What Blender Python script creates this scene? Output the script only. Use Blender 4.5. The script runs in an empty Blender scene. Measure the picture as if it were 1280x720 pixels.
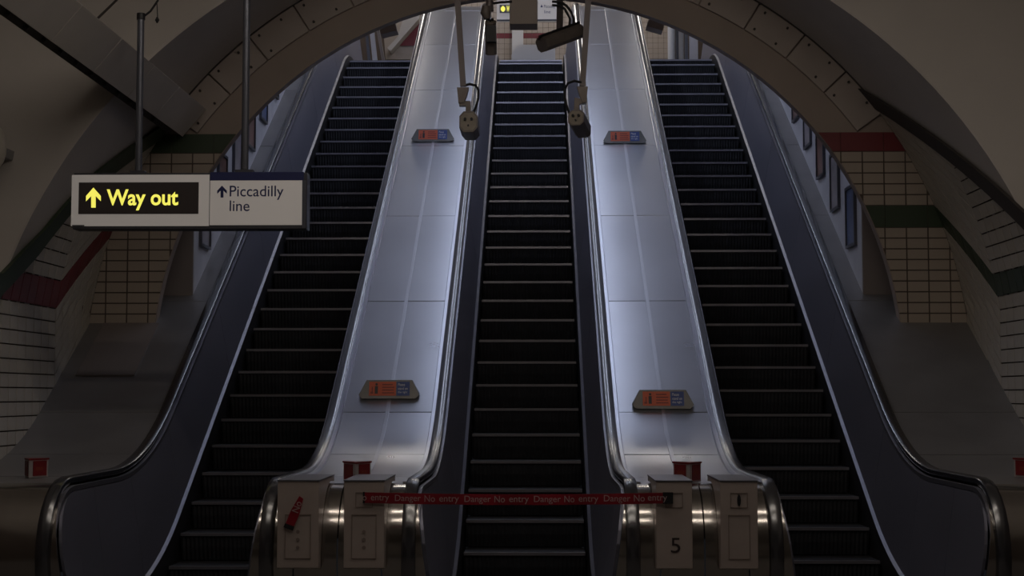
import bpy, math, random
from math import sin, cos, pi, radians as RAD, sqrt
from mathutils import Vector, Matrix
random.seed(7)
scene = bpy.context.scene
C = scene.collection

# ---------------------------------------------------------------- camera, world, exposure
FPX, PITCH, YAW, EYE = 1937.0, 0.069, -0.017, Vector((0.115, 0.0, 1.6))
cam_data = bpy.data.cameras.new('camera')
cam_data.sensor_width = 36.0
cam_data.lens = FPX * 36.0 / 1280.0
cam_data.clip_end = 200
cam = bpy.data.objects.new('camera', cam_data)
C.objects.link(cam)
cam.location = EYE
cam.rotation_euler = (pi / 2 + PITCH, 0, -YAW)
scene.camera = cam
world = bpy.data.worlds.new('world')
scene.world = world
world.use_nodes = True
world.node_tree.nodes['Background'].inputs['Color'].default_value = (0.6, 0.65, 0.8, 1)
world.node_tree.nodes['Background'].inputs['Strength'].default_value = 0.01
scene.view_settings.view_transform = 'Standard'
scene.view_settings.look = 'None'
scene.view_settings.exposure = 0.0
scene.view_settings.gamma = 1.0
# strengths of the lamps (their builders are further down)
SHAFT_LAMP = 13.0
HALL_LAMP = 16.0
UPPER_LAMP = 14.0

# ---------------------------------------------------------------- measuring helpers
_F = Vector((sin(YAW) * cos(PITCH), cos(YAW) * cos(PITCH), sin(PITCH)))
_R = Vector((cos(YAW), -sin(YAW), 0))
_U = _R.cross(_F)
def at(x, y, Y):
    """the point at depth Y that the photograph shows at x, y"""
    d = _F + _R * ((x - 640) / FPX) + _U * ((360 - y) / FPX)
    return EYE + d * (Y / d.y)
S = 0.57735
Y_K, Z_K = 12.74, 0.319
TOP = 6.93
def zi(Y): return Z_K + (Y - Y_K) * S
def path(Y, v, h, R=3.5, RT=2.2):
    """height at Y of a line that runs flat at h, up the incline at v over the step noses, then flat at the top"""
    inc = zi(Y) + v
    Yb = Y_K + (h - v - Z_K) / S
    t = R * math.tan(RAD(15))
    if Y <= Yb - t: return h
    if Y < Yb + t * cos(RAD(30)): return h + R - sqrt(R * R - (Y - (Yb - t)) ** 2)
    ht = h + TOP
    Yt = Y_K + (ht - v - Z_K) / S
    t = RT * math.tan(RAD(15))
    if Y >= Yt + t: return ht
    if Y > Yt - t * cos(RAD(30)): return ht - (RT - sqrt(RT * RT - (Yt + t - Y) ** 2))
    return inc

# ---------------------------------------------------------------- materials
def lin(c):
    return tuple(((v / 255) / 12.92 if v / 255 <= 0.04045 else ((v / 255 + 0.055) / 1.055) ** 2.4) for v in c)
def mat(name, col, rough=0.5, metal=0.0, var=0.0, scale=6.0, bump=0.0, emit=None, estr=0.0, spec=0.5, aniso=0.0, stretch=(1, 1, 1), rvar=0.0):
    m = bpy.data.materials.new(name)
    m.use_nodes = True
    nt = m.node_tree; N = nt.nodes; L = nt.links
    b = N['Principled BSDF']
    b.inputs['Base Color'].default_value = (*col, 1)
    b.inputs['Roughness'].default_value = rough
    b.inputs['Metallic'].default_value = metal
    b.inputs['Specular IOR Level'].default_value = spec
    if emit:
        b.inputs['Emission Color'].default_value = (*emit, 1)
        b.inputs['Emission Strength'].default_value = estr
    if var or bump or rvar:
        tc = N.new('ShaderNodeTexCoord'); mp = N.new('ShaderNodeMapping')
        mp.inputs['Scale'].default_value = stretch
        L.new(tc.outputs['Object'], mp.inputs['Vector'])
        nz = N.new('ShaderNodeTexNoise'); nz.inputs['Scale'].default_value = scale; nz.inputs['Detail'].default_value = 5
        L.new(mp.outputs['Vector'], nz.inputs['Vector'])
        if var:
            mr = N.new('ShaderNodeMapRange'); mr.inputs['From Min'].default_value = 0.15; mr.inputs['From Max'].default_value = 0.85
            mr.inputs['To Min'].default_value = 1 - var; mr.inputs['To Max'].default_value = 1 + var * 0.5
            L.new(nz.outputs['Fac'], mr.inputs['Value'])
            mx = N.new('ShaderNodeMix'); mx.data_type = 'RGBA'; mx.blend_type = 'MULTIPLY'; mx.inputs['Factor'].default_value = 1
            mx.inputs['A'].default_value = (*col, 1)
            L.new(mr.outputs['Result'], mx.inputs['B'])
            L.new(mx.outputs['Result'], b.inputs['Base Color'])
        if rvar:
            mr = N.new('ShaderNodeMapRange'); mr.inputs['From Min'].default_value = 0.15; mr.inputs['From Max'].default_value = 0.85
            mr.inputs['To Min'].default_value = rough - rvar; mr.inputs['To Max'].default_value = rough + rvar
            L.new(nz.outputs['Fac'], mr.inputs['Value']); L.new(mr.outputs['Result'], b.inputs['Roughness'])
        if bump:
            bp = N.new('ShaderNodeBump'); bp.inputs['Strength'].default_value = bump; bp.inputs['Distance'].default_value = 0.01
            L.new(nz.outputs['Fac'], bp.inputs['Height']); L.new(bp.outputs['Normal'], b.inputs['Normal'])
    return m
M = {}
M['deck'] = mat('brushed_deck_metal', (0.50, 0.51, 0.555), 0.29, 0.85, 0.08, 1.2, 0.0, rvar=0.03)
M['side_deck'] = mat('dimmed_side_deck_metal', (0.33, 0.32, 0.32), 0.42, 0.7, 0.2, 2.5, 0.05, rvar=0.06)  # deck sheet metal, its base darkened for the dim hall it reflects
M['rib'] = mat('polished_joint_metal', (0.55, 0.56, 0.61), 0.33, 0.85)
M['panel'] = mat('dark_balustrade_metal', (0.22, 0.22, 0.275), 0.45, 0.55, 0.18, 2.0, 0.0, stretch=(1, 0.3, 1), rvar=0.05)
M['trim_metal'] = mat('worn_edge_metal', (0.24, 0.24, 0.28), 0.4, 0.8)
M['handrail'] = mat('black_handrail_rubber', (0.018, 0.019, 0.026), 0.22, 0.0, spec=1.0)
M['handrail'].node_tree.nodes['Principled BSDF'].inputs['IOR'].default_value = 1.8
M['edge_strip'] = mat('bright_edge_strip', (0.55, 0.56, 0.62), 0.3, 0.95)
M['skirt'] = mat('black_skirt', (0.02, 0.02, 0.022), 0.5, 0.2)
M['step'] = mat('blackened_step', (0.035, 0.035, 0.04), 0.55, 0.3, 0.3, 8)
M['nosing'] = mat('worn_step_nosing', (0.34, 0.33, 0.36), 0.35, 0.8, 0.3, 5, stretch=(0.6, 1, 1))
M['newel'] = mat('stainless_newel', (0.42, 0.39, 0.36), 0.16, 0.95, 0.1, 4, 0.03, stretch=(3, 0.3, 0.3), rvar=0.04)
M['box'] = mat('cream_box_paint', (0.44, 0.37, 0.335), 0.45, 0.2, 0.15, 5)
M['box_line'] = mat('box_engraving', (0.22, 0.17, 0.15), 0.6)
M['black'] = mat('matt_black', (0.012, 0.012, 0.014), 0.5)
M['rubber'] = mat('black_cable', (0.02, 0.02, 0.022), 0.5)
M['tile'] = mat('cream_tile', (0.40, 0.335, 0.275), 0.35, 0.0, 0.14, 1.3)
M['tile_side'] = mat('pale_cream_tile', (0.46, 0.42, 0.36), 0.4, 0.0, 0.14, 1.3)
M['tile_red'] = mat('dark_red_tile', (0.17, 0.020, 0.026), 0.45, 0.0, 0.15, 3)
M['tile_green'] = mat('dark_green_tile', (0.035, 0.055, 0.028), 0.5, 0.0, 0.2, 3)
M['grout'] = mat('dark_grout', (0.10, 0.075, 0.06), 0.9)
M['plaster'] = mat('cream_plaster', (0.52, 0.48, 0.44), 0.75, 0.0, 0.12, 1.2, 0.15)
M['ring'] = mat('painted_iron_ring', (0.40, 0.34, 0.30), 0.6, 0.0, 0.16, 1.6, 0.2)
M['ring_inner'] = mat('brown_painted_flange', (0.33, 0.265, 0.225), 0.6, 0.0, 0.16, 1.6, 0.2)
M['soffit'] = mat('grey_soffit_paint', (0.50, 0.46, 0.43), 0.7, 0.0, 0.15, 1.4, 0.15)
M['beam'] = mat('cream_beam_paint', (0.62, 0.57, 0.52), 0.6, 0.0, 0.14, 1.8, 0.15)
M['joint'] = mat('dark_joint', (0.05, 0.042, 0.038), 0.8)
M['lining'] = mat('pale_shaft_lining', (0.55, 0.55, 0.60), 0.55, 0.0, 0.25, 2.2, 0.1)
M['vault'] = mat('pale_shaft_vault', (0.62, 0.62, 0.64), 0.7, 0.0, 0.1, 1.0)
M['post'] = mat('brown_post_paint', (0.20, 0.17, 0.16), 0.6, 0.0, 0.1, 3)
M['floor'] = mat('grey_terrazzo', (0.16, 0.15, 0.145), 0.5, 0.0, 0.3, 30)
M['frame'] = mat('poster_frame_metal', (0.10, 0.10, 0.115), 0.4, 0.6)
M['poster_blue'] = mat('poster_blue', (0.10, 0.14, 0.28), 0.3, 0.0, 0.5, 4)
M['poster_pale'] = mat('poster_pale', (0.36, 0.33, 0.36), 0.3, 0.0, 0.6, 5)
M['poster_brown'] = mat('poster_brown', (0.24, 0.13, 0.11), 0.3, 0.0, 0.7, 5)
M['sign_dark'] = mat('sign_case_metal', (0.07, 0.07, 0.08), 0.45, 0.4)
M['sign_face'] = mat('sign_opal_face', (0.62, 0.58, 0.55), 0.5, emit=(0.62, 0.57, 0.53), estr=0.16)
M['sign_blue'] = mat('sign_blue', (0.012, 0.018, 0.10), 0.5)
M['sign_black'] = mat('sign_display_window', (0.06, 0.05, 0.05), 0.25)
M['lit_yellow'] = mat('lit_yellow', (0.3, 0.28, 0.02), 0.5, emit=(0.93, 0.86, 0.13), estr=0.95)
M['pole'] = mat('grey_pole_paint', (0.13, 0.135, 0.16), 0.35, 0.5, 0.1, 3)
M['pole_brown'] = mat('brown_pole_paint', (0.17, 0.145, 0.14), 0.45, 0.3, 0.1, 3)
M['cctv'] = mat('grubby_camera_casing', (0.2, 0.17, 0.15), 0.45, 0.3, 0.3, 9)
M['cctv_face'] = mat('camera_back_plate', (0.30, 0.26, 0.21), 0.5, 0.2, 0.3, 12)
M['orange'] = mat('orange_print', (0.62, 0.10, 0.035), 0.5, 0.0, 0.1, 5)
M['orange_dark'] = mat('brown_print', (0.22, 0.035, 0.02), 0.5)
M['figure'] = mat('figure_print', (0.03, 0.02, 0.02), 0.5)
M['blue'] = mat('blue_print', (0.03, 0.06, 0.24), 0.5)
M['white_print'] = mat('white_print', (0.5, 0.52, 0.6), 0.5)
M['case'] = mat('grey_notice_case', (0.13, 0.125, 0.12), 0.4, 0.4, 0.2, 6)
M['red'] = mat('red_enamel', (0.19, 0.014, 0.018), 0.4, 0.0, 0.2, 10)
M['tape'] = mat('red_tape', (0.25, 0.010, 0.022), 0.35, 0.0, 0.1, 8)
M['tape_text'] = mat('tape_lettering', (0.42, 0.30, 0.30), 0.5)
M['silver'] = mat('silver_divider', (0.5, 0.46, 0.45), 0.5, 0.5)
M['lamp_shaft'] = mat('shaft_tube_light', (0.8, 0.8, 0.8), 0.5, emit=(0.70, 0.78, 1.0), estr=SHAFT_LAMP)
M['lamp_hall'] = mat('hall_tube_light', (0.8, 0.8, 0.8), 0.5, emit=(1.0, 0.90, 0.80), estr=HALL_LAMP)
M['lamp_upper'] = mat('upper_tube_light', (0.8, 0.8, 0.8), 0.5, emit=(1.0, 0.93, 0.85), estr=UPPER_LAMP)
M['lamp_body'] = mat('lamp_housing', (0.3, 0.3, 0.3), 0.5, 0.3)
M['globe'] = mat('dull_opal_glass', (0.55, 0.5, 0.42), 0.3)

# ---------------------------------------------------------------- object helpers
ORG = {}
class MB:
    def __init__(s): s.v = []; s.f = []
    def add(s, vs, fs):
        n = len(s.v); s.v += [tuple(p) for p in vs]; s.f += [tuple(i + n for i in f) for f in fs]; return s
    def box(s, x0, x1, y0, y1, z0, z1, mtx=None):
        vs = [Vector((x, y, z)) for x in (x0, x1) for y in (y0, y1) for z in (z0, z1)]
        if mtx: vs = [mtx @ p for p in vs]
        return s.add(vs, [(0, 1, 3, 2), (4, 6, 7, 5), (0, 4, 5, 1), (2, 3, 7, 6), (0, 2, 6, 4), (1, 5, 7, 3)])
    def loft(s, secs, closed=True, caps=True):
        n = len(secs[0]); vs = [p for q in secs for p in q]; fs = []
        for i in range(len(secs) - 1):
            for j in range(n if closed else n - 1):
                k = (j + 1) % n
                fs.append((i * n + j, i * n + k, (i + 1) * n + k, (i + 1) * n + j))
        if caps and closed:
            fs.append(tuple(range(n))[::-1]); fs.append(tuple((len(secs) - 1) * n + j for j in range(n)))
        return s.add(vs, fs)
    def tube(s, pts, r, n=10):
        pts = [Vector(p) for p in pts]; secs = []
        up = Vector((0, 0, 1))
        for i, p in enumerate(pts):
            t = (pts[min(i + 1, len(pts) - 1)] - pts[max(i - 1, 0)]).normalized()
            a = t.cross(up if abs(t.z) < 0.95 else Vector((0, 1, 0))).normalized(); b = t.cross(a)
            rr = r[i] if isinstance(r, (list, tuple)) else r
            secs.append([p + a * rr * cos(2 * pi * k / n) + b * rr * sin(2 * pi * k / n) for k in range(n)])
        return s.loft(secs)
    def prism(s, poly, d):
        """closed 3-D polygon pushed along vector d"""
        d = Vector(d); poly = [Vector(p) for p in poly]
        return s.loft([poly, [p + d for p in poly]])
    def build(s, name, m, parent=None, smooth=False, bevel=0.0, kind=None, org=None):
        o_ = Vector(org) if org is not None else (ORG[parent.name] if parent else Vector((0, 0, 0)))
        me = bpy.data.meshes.new(name)
        me.from_pydata([tuple(Vector(p) - o_) for p in s.v], [], s.f)
        bmm = __import__('bmesh').new(); bmm.from_mesh(me)
        __import__('bmesh').ops.recalc_face_normals(bmm, faces=bmm.faces); bmm.to_mesh(me); bmm.free()
        me.materials.append(m)
        o = bpy.data.objects.new(name, me); C.objects.link(o)
        if parent: o.parent = parent
        else: o.location = o_
        ORG[o.name] = o_
        if smooth:
            me.polygons.foreach_set('use_smooth', [True] * len(me.polygons))
            me.set_sharp_from_angle(angle=RAD(35))
        if bevel:
            b = o.modifiers.new('bevel', 'BEVEL'); b.width = bevel; b.segments = 2; b.limit_method = 'ANGLE'
        if kind: o['kind'] = kind
        return o
def tag(o, label=None, cat=None, group=None, kind=None):
    if label: o['label'] = label
    if cat: o['category'] = cat
    if group: o['group'] = group
    if kind: o['kind'] = kind
    return o
def thing(name, loc, label=None, cat=None, group=None, kind=None):
    o = bpy.data.objects.new(name, None); C.objects.link(o); o.location = loc; o.empty_display_size = 0.1
    ORG[o.name] = Vector(loc)
    return tag(o, label, cat, group, kind)
def text(name, s, p0, p1, top, bottom, m, parent, bold=0.0, normal=(0, -1, 0), depth=0.002, fit_h=True, space=1.0):
    """lettering whose bounding box runs from p0 (left) to p1 (right) between heights; faces along normal"""
    cu = bpy.data.curves.new(name, 'FONT'); cu.body = s; cu.size = 1; cu.offset = bold; cu.extrude = 0.0; cu.space_character = space
    cu.resolution_u = 4
    t = bpy.data.objects.new(name + '_tmp', cu); C.objects.link(t)
    dg = bpy.context.evaluated_depsgraph_get()
    me = bpy.data.meshes.new_from_object(t.evaluated_get(dg)); bpy.data.objects.remove(t)
    xs = [v.co.x for v in me.vertices]; ys = [v.co.y for v in me.vertices]
    x0, x1, y0, y1 = min(xs), max(xs), min(ys), max(ys)
    p0 = Vector(p0); p1 = Vector(p1); up = Vector((0, 0, 1))
    n = Vector(normal).normalized(); ax = (p1 - p0); up = ax.normalized().cross(n) * -1
    if up.z < 0: up = -up
    k = (top - bottom) / (y1 - y0)
    o_ = ORG[parent.name]
    for v in me.vertices:
        v.co = p0 + ax * ((v.co.x - x0) / (x1 - x0)) + up * ((v.co.y - y0) * k) + n * depth - o_
    me.materials.clear(); me.materials.append(m)
    o = bpy.data.objects.new(name, me); C.objects.link(o); o.parent = parent; ORG[o.name] = o_
    return o
def clip(poly, a, b, c):
    """keep the part of a 2-D polygon where a*x+b*y<=c"""
    out = []
    for i in range(len(poly)):
        p, q = poly[i], poly[(i + 1) % len(poly)]
        dp, dq = a * p[0] + b * p[1] - c, a * q[0] + b * q[1] - c
        if dp <= 0: out.append(p)
        if (dp < 0 < dq) or (dq < 0 < dp):
            t = dp / (dp - dq); out.append((p[0] + (q[0] - p[0]) * t, p[1] + (q[1] - p[1]) * t))
    return out
def area(p): return abs(sum(p[i][0] * p[(i + 1) % len(p)][1] - p[(i + 1) % len(p)][0] * p[i][1] for i in range(len(p)))) / 2
TILES = {}
def tile(parent, poly, to3d, nrm, m, name='tile'):
    """one tile object; poly is its outline in wall coordinates; whole tiles of one outline share their mesh"""
    if len(poly) < 3 or area(poly) < 0.0006: return
    P3 = [Vector(to3d(*p)) for p in poly]
    P = sum(P3, Vector()) / len(P3)
    key = (m.name, tuple(nrm), tuple(tuple(round(c, 3) for c in (p - P)) for p in P3))
    if key not in TILES:
        pts = [p - P for p in P3]
        n = Vector(nrm)
        ins = [p * (1 - 0.0025 / max(p.length, 0.01)) + n * 0.008 for p in pts]
        k = len(pts); vs = [tuple(p) for p in pts + ins]
        fs = [tuple(range(k, 2 * k))] + [(i, (i + 1) % k, k + (i + 1) % k, k + i) for i in range(k)]
        me = bpy.data.meshes.new(name); me.from_pydata(vs, [], fs)
        import bmesh
        b_ = bmesh.new(); b_.from_mesh(me); bmesh.ops.recalc_face_normals(b_, faces=b_.faces); b_.normal_update()
        top = max(b_.faces, key=lambda f: len(f.verts) * 0 + (f.calc_center_median().dot(n)))
        if top.normal.dot(n) < 0: bmesh.ops.reverse_faces(b_, faces=b_.faces)
        b_.to_mesh(me); b_.free(); me.materials.append(m)
        TILES[key] = me
    o = bpy.data.objects.new(name, TILES[key]); C.objects.link(o)
    if parent: o.parent = parent; o.location = P - ORG[parent.name] + Vector(nrm) * random.uniform(0, 0.001)
    else: o.location = P
    return o
def deck_z(Y): return path(Y, 0.78, 1.0)

# ---------------------------------------------------------------- room shell
YH = 14.81                      # face of the head wall
CI, RI = 1.88, 3.585             # inner edge of its arch: centre height, radius
CO, RO = 1.78, 4.25             # soffit that runs forward from it
def y_front(z): return 12.7 + 0.45 * (z - 3.3)
def arc(r, c, a0, a1, n): return [(r * cos(a0 + (a1 - a0) * i / n), c + r * sin(a0 + (a1 - a0) * i / n)) for i in range(n + 1)]

fl = MB().box(-6.5, 6.5, -5, 12.6, -0.2, 0.0).build('floor', M['floor'], kind='structure')
# head wall: an arched ring 0.5 m thick standing on the decks
hw = MB()
inner = [(RI, 1.0), (RI, 1.5)] + arc(RI, CI, 0, pi, 64) + [(-RI, 1.5), (-RI, 1.0)]
outer = [(RO, 1.0), (RO, 1.5)] + arc(RO, CO, 0, pi, 64) + [(-RO, 1.5), (-RO, 1.0)]
secs = []
for (a, b), (c_, d_) in zip(inner, outer):
    secs.append([(a, YH, b), (c_ * 1.05, YH, CO + (d_ - CO) * 1.05), (c_ * 1.05, YH + 0.2, CO + (d_ - CO) * 1.05), (a, YH + 0.12, b)])
hw.loft(secs)
headwall = hw.build('wall_back', M['ring_inner'], kind='structure', org=(0, YH, 0), smooth=True)
tag(headwall, 'cream tiled piers and brown painted iron arch framing the foot of the escalator shaft')
# ring of bolted cast segments on the upper part of the face
RM = 3.95
a_seg = RAD(7.15)
a0 = RAD(37.5)
n_seg = 15
a0 = pi / 2 - a_seg * n_seg / 2
for i in range(n_seg):
    p, q = a0 + i * a_seg + 0.0016, a0 + (i + 1) * a_seg - 0.0016
    pts_o = [(RO * cos(p + (q - p) * j / 4) * 0.999, CO + RO * sin(p + (q - p) * j / 4) * 0.999) for j in range(5)]
    pts_i = [(RM * cos(p + (q - p) * j / 4), CO + RM * sin(p + (q - p) * j / 4)) for j in range(4, -1, -1)]
    poly = [(x, YH - 0.0, z) for x, z in pts_o + pts_i]
    MB().prism(poly, (0, -0.035, 0)).build('panel', M['ring'], headwall, bevel=0.006)
# bolt heads along the flange, real but too small to pick out
bo = MB()
for i in range(n_seg * 2):
    a = a0 + (i + 0.5) * a_seg / 2 + 0.01
    for r in ((RM + 0.05), (RO - 0.06)) if i % 3 else ((RO - 0.06),):
        x, z = r * cos(a), CO + r * sin(a)
        bo.tube([(x, YH - 0.03, z), (x, YH - 0.052, z)], 0.013, 6)
bo.build('bolt_heads', M['joint'], headwall, kind='stuff')
# joint line that closes the outside of the ring (dark caulked gap)
g = MB()
for r0, r1, yy in ((RO - 0.012, RO + 0.012, YH - 0.05),):
    s_ = []
    for x, z in arc(1, 0, RAD(36), RAD(144), 60):
        s_.append([(x * r0, yy, CO + z * r0), (x * r1, yy, CO + z * r1), (x * r1, yy + 0.05, CO + z * r1), (x * r0, yy + 0.05, CO + z * r0)])
    g.loft(s_)
g.build('joint', M['joint'], headwall)

# tiles of the two piers
TW, TH = 0.205, 0.102
def pier(side):
    to3d = lambda x, z: (x, YH, z)
    zb = deck_z(YH) - 0.02
    bands = [(3.20, 3.41, M['tile_green'] if side > 0 else M['tile_red']), (3.935, 4.12, M['tile_red'] if side > 0 else M['tile_green'])]
    rows = []
    z = zb
    def fill(z0, z1):
        n = max(1, round((z1 - z0) / TH)); h = (z1 - z0) / n
        return [(z0 + i * h, z0 + (i + 1) * h, None) for i in range(n)]
    rows = fill(zb, 3.20) + [(3.20, 3.41, bands[0][2])] + fill(3.41, 3.935) + [(3.935, 4.12, bands[1][2])]
    gap = 0.0055
    for (z0, z1, bm_) in rows:
        tilt = 0.035 * side if bm_ is None else 0.0
        for i in range(-1, 10):
            w = TW if bm_ is None else 0.41
            x0 = 2.2 + i * w; x1 = x0 + w
            if x0 > 4.3 or x1 < 2.4: continue
            g_ = gap if bm_ is None else 0.001
            poly = [(x0 + g_, z0 + g_), (x1 - g_, z0 + g_), (x1 - g_, z1 - g_), (x0 + g_, z1 - g_)]
            for R_, c_, sg in ((RI + 0.005, CI, -1), (RO - 0.02, CO, 1)):
                mx, mz = (x0 + x1) / 2, (z0 + z1) / 2
                d = sqrt(max(R_ * R_ - (mz - c_) ** 2, 0.01)) if mz > c_ else R_
                a, b = (d / R_, (mz - c_) / R_) if mz > c_ else (1.0, 0.0)
                # half-plane along the tangent of the arc
                if sg > 0: poly = clip(poly, a, b, R_ + b * c_)
                else: poly = clip(poly, -a, -b, -(R_ + b * c_))
                if len(poly) < 3: break
            if len(poly) < 3: continue
            poly = [(side * p[0], p[1]) for p in poly]
            tile(headwall, poly, to3d, (0, -1, 0), bm_ or M['tile'])
    # grout bed
    zz = [zb - 0.05 + (4.12 - zb + 0.05) * i / 24 for i in range(25)]
    s_ = []
    for z in zz:
        xi = sqrt(RI ** 2 - (z - CI) ** 2) + 0.006 if z > CI else RI + 0.006
        xo = sqrt(RO ** 2 - (z - CO) ** 2)
        s_.append([(side * xi, YH - 0.003, z), (side * xo, YH - 0.003, z), (side * xo, YH + 0.01, z), (side * xi, YH + 0.01, z)])
    MB().loft(s_).build('grout_bed', M['grout'], headwall)
pier(1); pier(-1)

# soffit that runs from the head wall towards the hall, with its sloping front edge
so = MB(); secs = []
for x, z in arc(RO, CO, RAD(-6), RAD(186), 80):
    k = 0.02 / RO
    yf = y_front(z)
    secs.append([(x, YH + 0.02, z), (x, yf, z), (x * (1 + k), yf, CO + (z - CO) * (1 + k)), (x * (1 + k), YH + 0.02, CO + (z - CO) * (1 + k))])
so.loft(secs).build('ceiling', M['soffit'], kind='structure', smooth=True)
# front wall around the soffit, leaning back with it
RH = 5.7
fw = MB(); secs = []
for a in [RAD(-2 + 184 * i / 80) for i in range(81)]:
    p = (cos(a) * (RO + 0.02), CO + sin(a) * (RO + 0.02)); q = (cos(a) * (RH + 0.3), CO + sin(a) * (RH + 0.3))
    secs.append([(p[0], y_front(p[1]), p[1]), (q[0], y_front(q[1]) - 0.12, q[1]), (q[0], y_front(q[1]) + 0.2, q[1]), (p[0], y_front(p[1]) + 0.2, p[1])])
fw.loft(secs).build('wall_front_arch', M['plaster'], kind='structure', smooth=True)
# vault of the hall over the camera
hv = MB(); secs = []
for x, z in arc(RH, CO, RAD(-20), RAD(200), 60):
    k = 1.03
    ye = max(y_front(z), 12.0) + 0.1
    secs.append([(x, ye, z), (x, -5, z), (x * k, -5, CO + (z - CO) * k), (x * k, ye, CO + (z - CO) * k)])
hv.loft(secs).build('ceiling_hall_vault', M['plaster'], kind='structure', smooth=True)
MB().box(-6, 6, -5.2, -5, 0, 8).build('wall_rear', M['plaster'], kind='structure')

# side walls: tiled, top edge climbing with the incline under a trim band
XW = 4.2
def wall_x(z): return XW if z < 2.45 else sqrt(max(RO ** 2 - (z - CO) ** 2, 0.1)) - 0.012
def side_wall(side):
    # trim line (upper edge of the tiling) as height over Y
    if side > 0: tl = lambda Y: 3.02 + (Y - 12.65) * 0.63 if Y > 11.6 else 2.36
    else: tl = lambda Y: 2.42 + (Y - 12.3) * 0.60 + (0.16 if Y > 13.6 else 0.16 * max(0, (Y - 12.9) / 0.7)) if Y > 12.2 else 2.36
    body = MB()
    Ys = [-5, 4, 9, 11, 11.6, 12.2] + [12.3 + 0.25 * i for i in range(11)]
    secs = []
    for Y in Ys:
        Y = min(Y, YH - 0.005); zt = tl(Y); q = []
        for k in range(25):
            z = zt * k / 24; q.append((side * (wall_x(z) + 0.012), Y, z))
        q += [(side * (XW + 0.3), Y, zt), (side * (XW + 0.3), Y, 0)]
        secs.append(q)
    nm = 'wall_right' if side > 0 else 'wall_left'
    w = body.loft(secs).build(nm, M['grout'], kind='structure', org=(side * XW, 12, 0))
    tag(w, 'pale tiled side wall on the %s of the escalators with a %s band' % (('right', 'dark green') if side > 0 else ('left', 'dark red')))
    bandm = M['tile_green'] if side > 0 else M['tile_red']
    YK = 13.75
    b0, b1 = (2.47, 2.67) if side > 0 else (2.37, 2.62)
    slope = 0.70
    th, tw, gp = 0.118, 0.2, 0.005
    def shift(Y): return max(0, Y - YK) * slope
    # (s, t): s along Y, t height above the courses' own base line; the courses kink at YK
    to3d = lambda s, t: (side * wall_x(t + shift(s)), s, t + shift(s))
    rows = []
    t = b0
    while t > 0.9: rows.append((t - th, t, None)); t -= th
    rows.append((b0, b1, bandm)); t = b1
    while t < 4.2: rows.append((t, t + th, None)); t += th
    edges = [11.95 + tw * i for i in range(9)] + [YK] + [YK + tw * i for i in range(1, 7)]
    edges = sorted(set(round(e, 3) for e in edges if e <= YH - 0.004)) + [YH - 0.004]
    for (t0, t1, bm_) in rows:
        for i in range(len(edges) - 1):
            s0, s1 = edges[i], edges[i + 1]
            zc = (t0 + t1) / 2 + shift((s0 + s1) / 2); sc = (s0 + s1) / 2
            if zc < deck_z(sc) - 0.06 or s1 - s0 < 0.03: continue
            top = tl(sc) - 0.01
            if t0 + shift(sc) > top: continue
            if zc > 3.0 and sc < 12.6: continue
            poly = [(s0 + gp, t0 + gp), (s1 - gp, t0 + gp), (s1 - gp, t1 - gp), (s0 + gp, t1 - gp)]
            if t1 + shift(sc) > top:      # cut to the trim line
                sl = (tl(s1) - tl(s0)) / (s1 - s0) - (slope if sc > YK else 0)
                poly = clip(poly, -sl, 1, tl(s0) - sl * s0 - shift(s0) + (slope if sc > YK else 0) * 0)
                if sc > YK:
                    pass
            if len(poly) < 3: continue
            nx = Vector((-side, 0, -0.0)) if zc < 2.45 else Vector((-side * wall_x(zc) / RO, 0, -(zc - CO) / RO))
            nx = Vector((round(nx.x, 2), 0, round(nx.z, 2)))
            tile(w, poly, to3d, tuple(nx), bm_ or M['tile_side'])
    # trim band along the top edge
    tm = MB(); secs = []
    wdt = 0.2 if side > 0 else 0.22
    for Y in [11.9 + 0.145 * i for i in range(21)]:
        if Y > YH: Y = YH
        z0 = tl(Y) - 0.02; z1 = z0 + wdt
        r = []
        for z, off in ((z0, 0.0), (z1, 0.0), (z1, 0.035), (z0, 0.035)):
            r.append((side * (wall_x(z) - off), Y, z))
        secs.append(r)
    tm.loft(secs).build('trim_band', M['tile_green'] if side < 0 else M['joint'], w, smooth=True)
side_wall(1); side_wall(-1)

# ---------------------------------------------------------------- escalator shaft
XL = 3.32
YS = 15.35
sh = MB(); secs = []
prof = [(XL + 0.3, -0.6), (XL, -0.6), (XL, 1.6)] + arc(XL, 1.9, 0, pi, 32)[1:-1] + [(-XL, 1.6), (-XL, -0.6), (-XL - 0.3, -0.6)]
prof_o = [(x * 1.09 if abs(x) > 0.1 else x, v + (0.3 if v > 1.7 else 0)) for x, v in prof[1:-1]]
def shaft_sec(Y):
    i_ = [(x, Y, zi(Y) + v) for x, v in prof[1:-1]]
    o_ = [(x, Y, zi(Y) + v) for x, v in prof_o][::-1]
    return i_ + o_
lin_o = MB().loft([shaft_sec(YS + 0.85 * i) for i in range(11)] + [shaft_sec(25.0)]).build('ceiling_shaft_lining', M['lining'], kind='structure', smooth=True)
# end posts of the lining either side of the opening
for s in (-1, 1):
    po = MB()
    po.box(s * 3.325 if s > 0 else -3.66, s * 3.66 if s > 0 else -3.325, 15.32, 15.36, 2.2, 5.0)
    po.build('trim_1' if s > 0 else 'trim_2', M['post'], kind='structure')

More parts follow.
